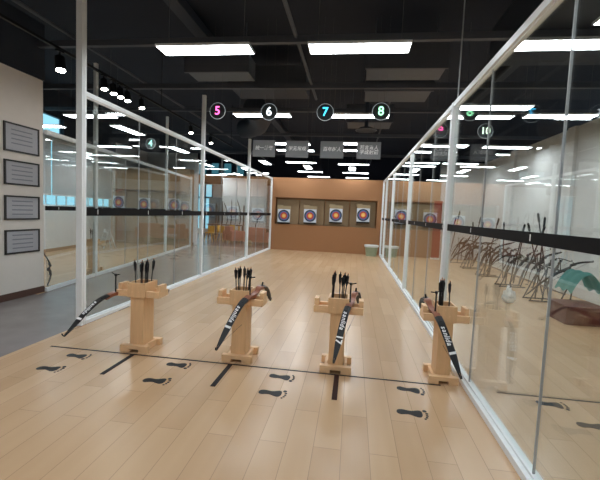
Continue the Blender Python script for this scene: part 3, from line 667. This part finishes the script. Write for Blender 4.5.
for i, (l, u, c_, tx, lb) in enumerate(BOWS):
    Cn = px(1, 3.93, *c_)
    L = raypt(l[0], l[1], Cn, .80, True); U = raypt(u[0], u[1], Cn, .80, False)
    print('BOW', i, [round(q, 2) for q in (*L, *U, *Cn)], round(math.degrees((L-Cn).angle(U-Cn))))
    make_bow(L, U, Cn, lb, 'recurve bows on the pine stands', text=tx, sightvec=(0, 0, 1), ww=1.4)

# ------------------------------------------------------------------ bin
t = thing('waste_bin', 'small green grey waste bin with white liner against the brown wall at right', 'bin', (.78, 15.35, 0))
bm = bmesh.new(); n = 24
def superell(rx, ry, z): return [V((rx*(abs(math.cos(a))**.5)*math.copysign(1, math.cos(a)), ry*(abs(math.sin(a))**.5)*math.copysign(1, math.sin(a)), z)) for a in [2*math.pi*(q+.5)/n for q in range(n)]]
def loft(bm, rings, cap0=True, cap1=True):
    rs = [[bm.verts.new(p) for p in r_] for r_ in rings]
    for a, b in zip(rs, rs[1:]):
        for q in range(len(a)): bm.faces.new((a[q], a[(q+1) % len(a)], b[(q+1) % len(a)], b[q]))
    if cap0: bm.faces.new(rs[0][::-1])
    if cap1: bm.faces.new(rs[-1])
loft(bm, [superell(.20, .13, 0), superell(.26, .17, .42), superell(.245, .155, .42), superell(.2, .12, .05)]); link('bin_body', bm, M['bin'], t, True)
bm = bmesh.new(); loft(bm, [superell(.27, .18, .36), superell(.285, .195, .43), superell(.26, .17, .45), superell(.24, .15, .36)], False, False); link('bin_liner', bm, M['bag'], t, True)

# ------------------------------------------------------------------ framed certificates on the left wall
for i, (z0, z1, lb) in enumerate(((2.37, 2.82, 'topmost black framed certificate on the left wall edge'), (1.85, 2.24, 'second black framed certificate from the top'), (1.29, 1.68, 'third black framed certificate from the top'), (.74, 1.13, 'lowest black framed certificate on the left wall'))):
    t = thing('framed_certificate', lb, 'picture frame', (-5.385, 5.56, (z0+z1)/2), group='framed certificates on the left wall')
    h = (z1-z0)/2
    bm = bmesh.new(); w_ = .33
    for (a, b, c, d) in ((-w_, w_, -h, -h+.025), (-w_, w_, h-.025, h), (-w_, -w_+.025, -h+.025, h-.025), (w_-.025, w_, -h+.025, h-.025)): box(bm, -.012, .012, a, b, c, d)
    link('frame', bm, M['frame'], t)
    bm = bmesh.new(); box(bm, -.01, .0, -w_+.02, w_-.02, -h+.02, h-.02); link('certificate', bm, M['paper'], t)
    bm = bmesh.new()
    for q in range(4): box(bm, 0, .001, -w_*.6, w_*.6, h*.5-q*.07, h*.5-q*.07+.018)
    link('printed_lines', bm, M['print'], t)

# ------------------------------------------------------------------ left bay and lounge items
t = thing('step_ladder', 'small white folding step ladder standing in the far left bay', 'ladder', (-9.0, 12.9, 0), -.5)
for s in (-1, 1):
    bm = bmesh.new(); tube(bm, [(s*.2, -.22, 0), (s*.15, 0, .68)], .016, 6); link('front_rail', bm, M['white'], t)
    bm = bmesh.new(); tube(bm, [(s*.18, .25, 0), (s*.15, .02, .68)], .012, 6); link('rear_leg', bm, M['white'], t)
for q in range(3):
    bm = bmesh.new(); z = .17+q*.2; y = -.22+.22*z/.68; box(bm, -.18+.02*q, .18-.02*q, y-.04, y+.04, z-.012, z+.012); link('step', bm, M['white'], t)
A_ = px(0, -5.62, 47.5, 286); B_ = px(0, -5.62, 43.8, 253)
make_bow(A_, B_, (A_+B_)/2+V((.01, .09, 0)), 'slender black bow standing upright inside the far left glass by the wall end', None, detail=False, sight=False, risermat='black', ww=.6)
# lounge: stools, table, sofa, bow rack
def stool_proto():
    t = thing('bar_stool', '', 'stool')
    bm = bmesh.new(); box(bm, -.18, .18, -.18, .18, .42, .47, .015); link('seat', bm, M['yellow'], t)
    for a in (-1, 1):
        for b in (-1, 1):
            bm = bmesh.new(); tube(bm, [(a*.2, b*.2, 0), (a*.14, b*.14, .42)], .018, 6); link('leg', bm, M['yellow'], t)
    bm = bmesh.new(); box(bm, -.17, .17, .15, .18, .47, .78, .01); link('backrest', bm, M['yellow'], t)
    return t
sp_ = stool_proto()
for i, (x, y, lb) in enumerate(((-7.0, 18.0, 'yellow chair nearest the second white post, lounge'), (-6.75, 19.0, 'yellow chair second in the lounge row'), (-6.45, 18.6, 'yellow chair third in the lounge row'), (-6.6, 20.0, 'yellow chair farthest back at the dark table'), (-6.0, 19.0, 'yellow chair at the right end of the lounge row'))):
    o = sp_ if i == 0 else copy_tree(sp_)
    o.location = (x, y, -.006); o.rotation_euler = (0, 0, i*1.3); tag(o, lb, 'chair', 'yellow lounge chairs')
t = thing('lounge_table', 'long dark table behind the yellow chairs in the lounge', 'table', (-7.2, 20.9, -.006))
bm = bmesh.new(); box(bm, -1.0, 1.0, -.35, .35, .72, .77, .01); link('tabletop', bm, M['leg'], t)
for a in (-.9, .9):
    for b in (-.28, .28):
        bm = bmesh.new(); box(bm, a-.03, a+.03, b-.03, b+.03, 0, .72); link('leg', bm, M['leg'], t)
def sofa(x, y, rz, wd, lb):
    t = thing('sofa', lb, 'sofa', (x, y, -.006), rz)
    bm = bmesh.new(); box(bm, -wd/2, wd/2, -.4, .35, .12, .42, .04); link('seat', bm, M['pink'], t)
    bm = bmesh.new(); box(bm, -wd/2, wd/2, .2, .42, .40, .82, .05); link('backrest', bm, M['pink'], t)
    for s in (-1, 1):
        bm = bmesh.new(); x0, x1 = sorted((s*wd/2, s*(wd/2+.16))); box(bm, x0, x1, -.4, .42, .12, .60, .04); link('armrest', bm, M['pink'], t)
        for q in (-.32, .34):
            bm = bmesh.new(); box(bm, s*wd/2-.03, s*wd/2+.03, q-.03, q+.03, 0, .12); link('leg', bm, M['leg'], t)
sofa(-4.55, 17.9, math.pi, .95, 'salmon pink sofa in the lounge behind the far left glass pane')
sofa(-5.75, 18.0, math.pi*.8, .45, 'salmon pink armchair left of the salmon sofa')
t = thing('round_cushion', 'pale round pouf in front of the salmon sofa', 'pouf', (-4.7, 16.85, -.006))
bm = bmesh.new(); tube(bm, [(0, 0, 0), (0, 0, .03), (0, 0, .2), (0, 0, .26)], [.13, .16, .16, .1], 18); link('cushion_body', bm, M['foamtop'], t, True)
bm = bmesh.new(); tube(bm, [(.162*math.cos(a), .162*math.sin(a), .115) for a in [i*math.pi/10 for i in range(21)]], .008, 6); link('piping', bm, M['leg'], t)
t = thing('bow_rack', 'dark rack crowded with bows in front of the far lounge window', 'rack', (-7.3, 21.9, -.006))
bm = bmesh.new(); box(bm, -.9, .9, -.04, .04, 1.35, 1.42); link('rail', bm, M['leg'], t)
for s in (-.85, .85):
    bm = bmesh.new(); box(bm, s-.03, s+.03, -.03, .03, 0, 1.9); box(bm, s-.03, s+.03, -.3, .3, 0, .05); link('upright', bm, M['leg'], t)
for i in range(6):
    x = -8.0+i*.27
    make_bow((x, 21.72, .55+random.random()*.2), (x+random.uniform(-.2, .2), 21.75, 1.95+random.random()*.3), (x+.1, 21.55, 1.3), 'dark bow hanging on the lounge rack, %s from the left' % ORD[i], 'bows on the lounge rack', detail=False, sight=False, risermat='black', ww=1.2)
for i, (x, lb) in enumerate(((-5.3, 'left'), (-4.3, 'right'))):
    make_bow((x, 20.6, .45), (x+.3, 20.7, 1.45), (x+.05, 20.4, 1.0), 'dark bow leaning by the divider above the salmon sofa, %s one' % lb, 'bows behind the sofa', detail=False, sight=False, risermat='black', ww=1.2)
t = thing('low_cabinet', 'low dark cabinet behind the salmon sofa near the brown wall edge', 'cabinet', (-4.3, 20.8, -.006))
bm = bmesh.new(); box(bm, -1.2, .6, -.2, .25, .05, .62, .01); link('cabinet_body', bm, M['leg'], t)
for q in range(3):
    bm = bmesh.new(); box(bm, -1.18+q*.6, -.62+q*.6, -.222, -.2, .08, .58, .004); link('door', bm, M['rw'], t)

# ------------------------------------------------------------------ right bay: racks with bows
t = thing('roll_up_banner', 'narrow dark red upright banner at the end of the right bay', 'banner', (3.28, 15.55, 0))
bm = bmesh.new(); box(bm, -.15, .15, -.01, .01, .06, 2.3); link('banner_cloth', bm, M['red'], t)
bm = bmesh.new(); box(bm, -.17, .17, -.1, .1, 0, .06, .01); link('banner_base', bm, M['alu'], t)
def rack(y0, y1, x, lb):
    t = thing('bow_rack', lb, 'rack', (x, (y0+y1)/2, 0), group='low bow racks along the right wall'); h = (y1-y0)/2
    for yy in (-h+.05, h-.05):
        bm = bmesh.new(); tube(bm, [(-.3, yy, .015), (.3, yy, .015)], .014, 6); tube(bm, [(-.05, yy, 0.015), (0, yy, .72)], .014, 6); tube(bm, [(-.28, yy, .02), (0, yy, .7)], .012, 6); link('end_frame', bm, M['black'], t)
    bm = bmesh.new(); tube(bm, [(0, -h, .72), (0, h, .72)], .016, 8); link('top_rail', bm, M['black'], t)
    bm = bmesh.new(); tube(bm, [(-.16, -h, .36), (-.16, h, .36)], .012, 8); link('lower_rail', bm, M['rw'], t)
for i, (a, b) in enumerate(((7.25, 8.3), (8.5, 9.9), (10.1, 11.5), (11.7, 13.1), (13.3, 14.7))):
    rack(a, b, 3.95, 'low black bow rack behind the right glass, %s' % ['nearest the camera', 'second from the camera', 'middle one', 'fourth along the grey wall', 'farthest near the tan wall'][i])
for i in range(22):
    y = 7.5+i*.335; x = 3.93
    cz = .78; dz = random.uniform(-.42, -.2)
    L = (x-random.uniform(.3, .65), y+random.uniform(-.55, .35), random.uniform(.08, .45)); U = (x+random.uniform(.1, .55), y+random.uniform(-.35, .55), random.uniform(.5, 1.25))
    where = 'nearest part' if y < 9 else ('middle part' if y < 12 else 'farthest part')
    make_bow(L, U, (x, y, cz+.03), 'dark bow draped over the right bay racks, %s from the end nearest the camera' % ORD[i], 'bows on the right racks', detail=False, text=None, mark=False, limbm=random.choice(['blackm', 'blackm', 'blackm', 'rw']), risermat=random.choice(['black', 'black', 'rw']), ww=random.choice([.9, 1.2]), sight=i % 3 == 0, sightvec=(-.1, 0, 1))
# thin rods with thick tips
rods = [((537, 268), (528, 223)), ((528, 268), (545, 226)), ((516, 270), (524, 232)), ((503, 262), (504, 222)), ((512, 275), (525, 224)), ((487, 262), (499, 218)), ((473, 262), (473, 222)),
        ((474, 244), (481, 217)), ((450, 238), (456, 218)), ((453, 240), (460, 211)), ((545, 270), (538, 213)), ((540, 262), (545, 217)), ((478, 262), (483, 222))]
_o = sorted(range(len(rods)), key=lambda q: rods[q][1][0]); rk = {q: r_ for r_, q in enumerate(_o)}
t0 = None
for i, (a, b) in enumerate(rods):
    X = 3.7 if i in (8, 9) else 4.12+.07*(i % 4)
    A = px(0, X, *a); B = px(0, X+.05, *b)
    A.x = X
    # foot of the rod reaches the floor
    d = (B-A).normalized(); F = A-d*((A.z-.0)/d.z)
    F.x = min(F.x, 4.6)
    Ln = (B-F).length
    t = thing('stabilizer_rod', 'thin black upright rod among the right bay bows, %s counted from the left' % ORD[rk[i]], 'rod', F, group='upright rods on the right racks')
    dd = (B-F).normalized()
    bm = bmesh.new(); tube(bm, [V((0, 0, 0)), dd*(Ln-.2)], .014, 6); link('rod', bm, M['black'], t)
    bm = bmesh.new(); tube(bm, [dd*(Ln-.24), dd*(Ln-.22), dd*(Ln-.03), dd*Ln], [.010, .026, .026, .012], 8); link('rod_tip', bm, M['fl'], t)
# white bag, teal cloth, dark red box
def blob(name, lb, cat, loc, rx, ry, rz_, m, strapm=None, seed=0, part='cloth_body'):
    t = thing(name, lb, cat, loc)
    bm = bmesh.new(); bmesh.ops.create_icosphere(bm, subdivisions=3, radius=1)
    rnd = random.Random(seed)
    ph = [rnd.uniform(0, 6) for _ in range(6)]
    for v in bm.verts:
        c = v.co.copy(); k_ = 1+.10*math.sin(5*c.x+ph[0])+.08*math.sin(7*c.y+ph[1])+.07*math.sin(9*c.z+ph[2]+4*c.x)
        tz = (c.z+1)/2; s = 1-.65*tz
        v.co = V((c.x*rx*k_*s, c.y*ry*k_*s, max(0, tz)*rz_*2*k_))
    link(part, bm, M[m], t, True)
    bm = bmesh.new(); tube(bm, [(0, -.03, rz_*1.7), (0, -.05, rz_*2.1), (0, .05, rz_*2.15), (0, .03, rz_*1.7)], .01, 6); link('strap', bm, M['black'], t)
    return t
blob('cloth_bag', 'crumpled white cloth bag hanging low at the racks behind the right glass', 'bag', px(2, 0.0, 508, 303), .17, .15, .17, 'bag', seed=3, part='bag_body')
bm = bmesh.new(); N = 16
vv = [[None]*N for _ in range(N)]
for i in range(N):
    for j in range(N):
        a, b = i/(N-1)-.5, j/(N-1)-.5; vv[i][j] = bm.verts.new((a*.5, b*.55, .02-1.3*a*a+.025*math.sin(14*b+3*a)))
for i in range(N-1):
    for j in range(N-1): bm.faces.new((vv[i][j], vv[i+1][j], vv[i+1][j+1], vv[i][j+1]))
r_ = bmesh.ops.solidify(bm, geom=bm.faces[:], thickness=.012)
o = link('draped_cloth', bm, M['teal'], smooth=True); o.location = (3.95, 7.15, .77); tag(o, 'teal cloth draped over the nearest rack at the right edge', 'cloth')
t = thing('storage_box', 'low dark red box on the floor at the right edge below the teal cloth', 'box', (3.7, 6.8, 0))
bm = bmesh.new(); box(bm, -.25, .35, -.3, .3, 0, .26, .01); link('box_body', bm, M['dred'], t)
bm = bmesh.new(); box(bm, -.265, .365, -.315, .315, .26, .30, .008); link('lid', bm, M['dred'], t)
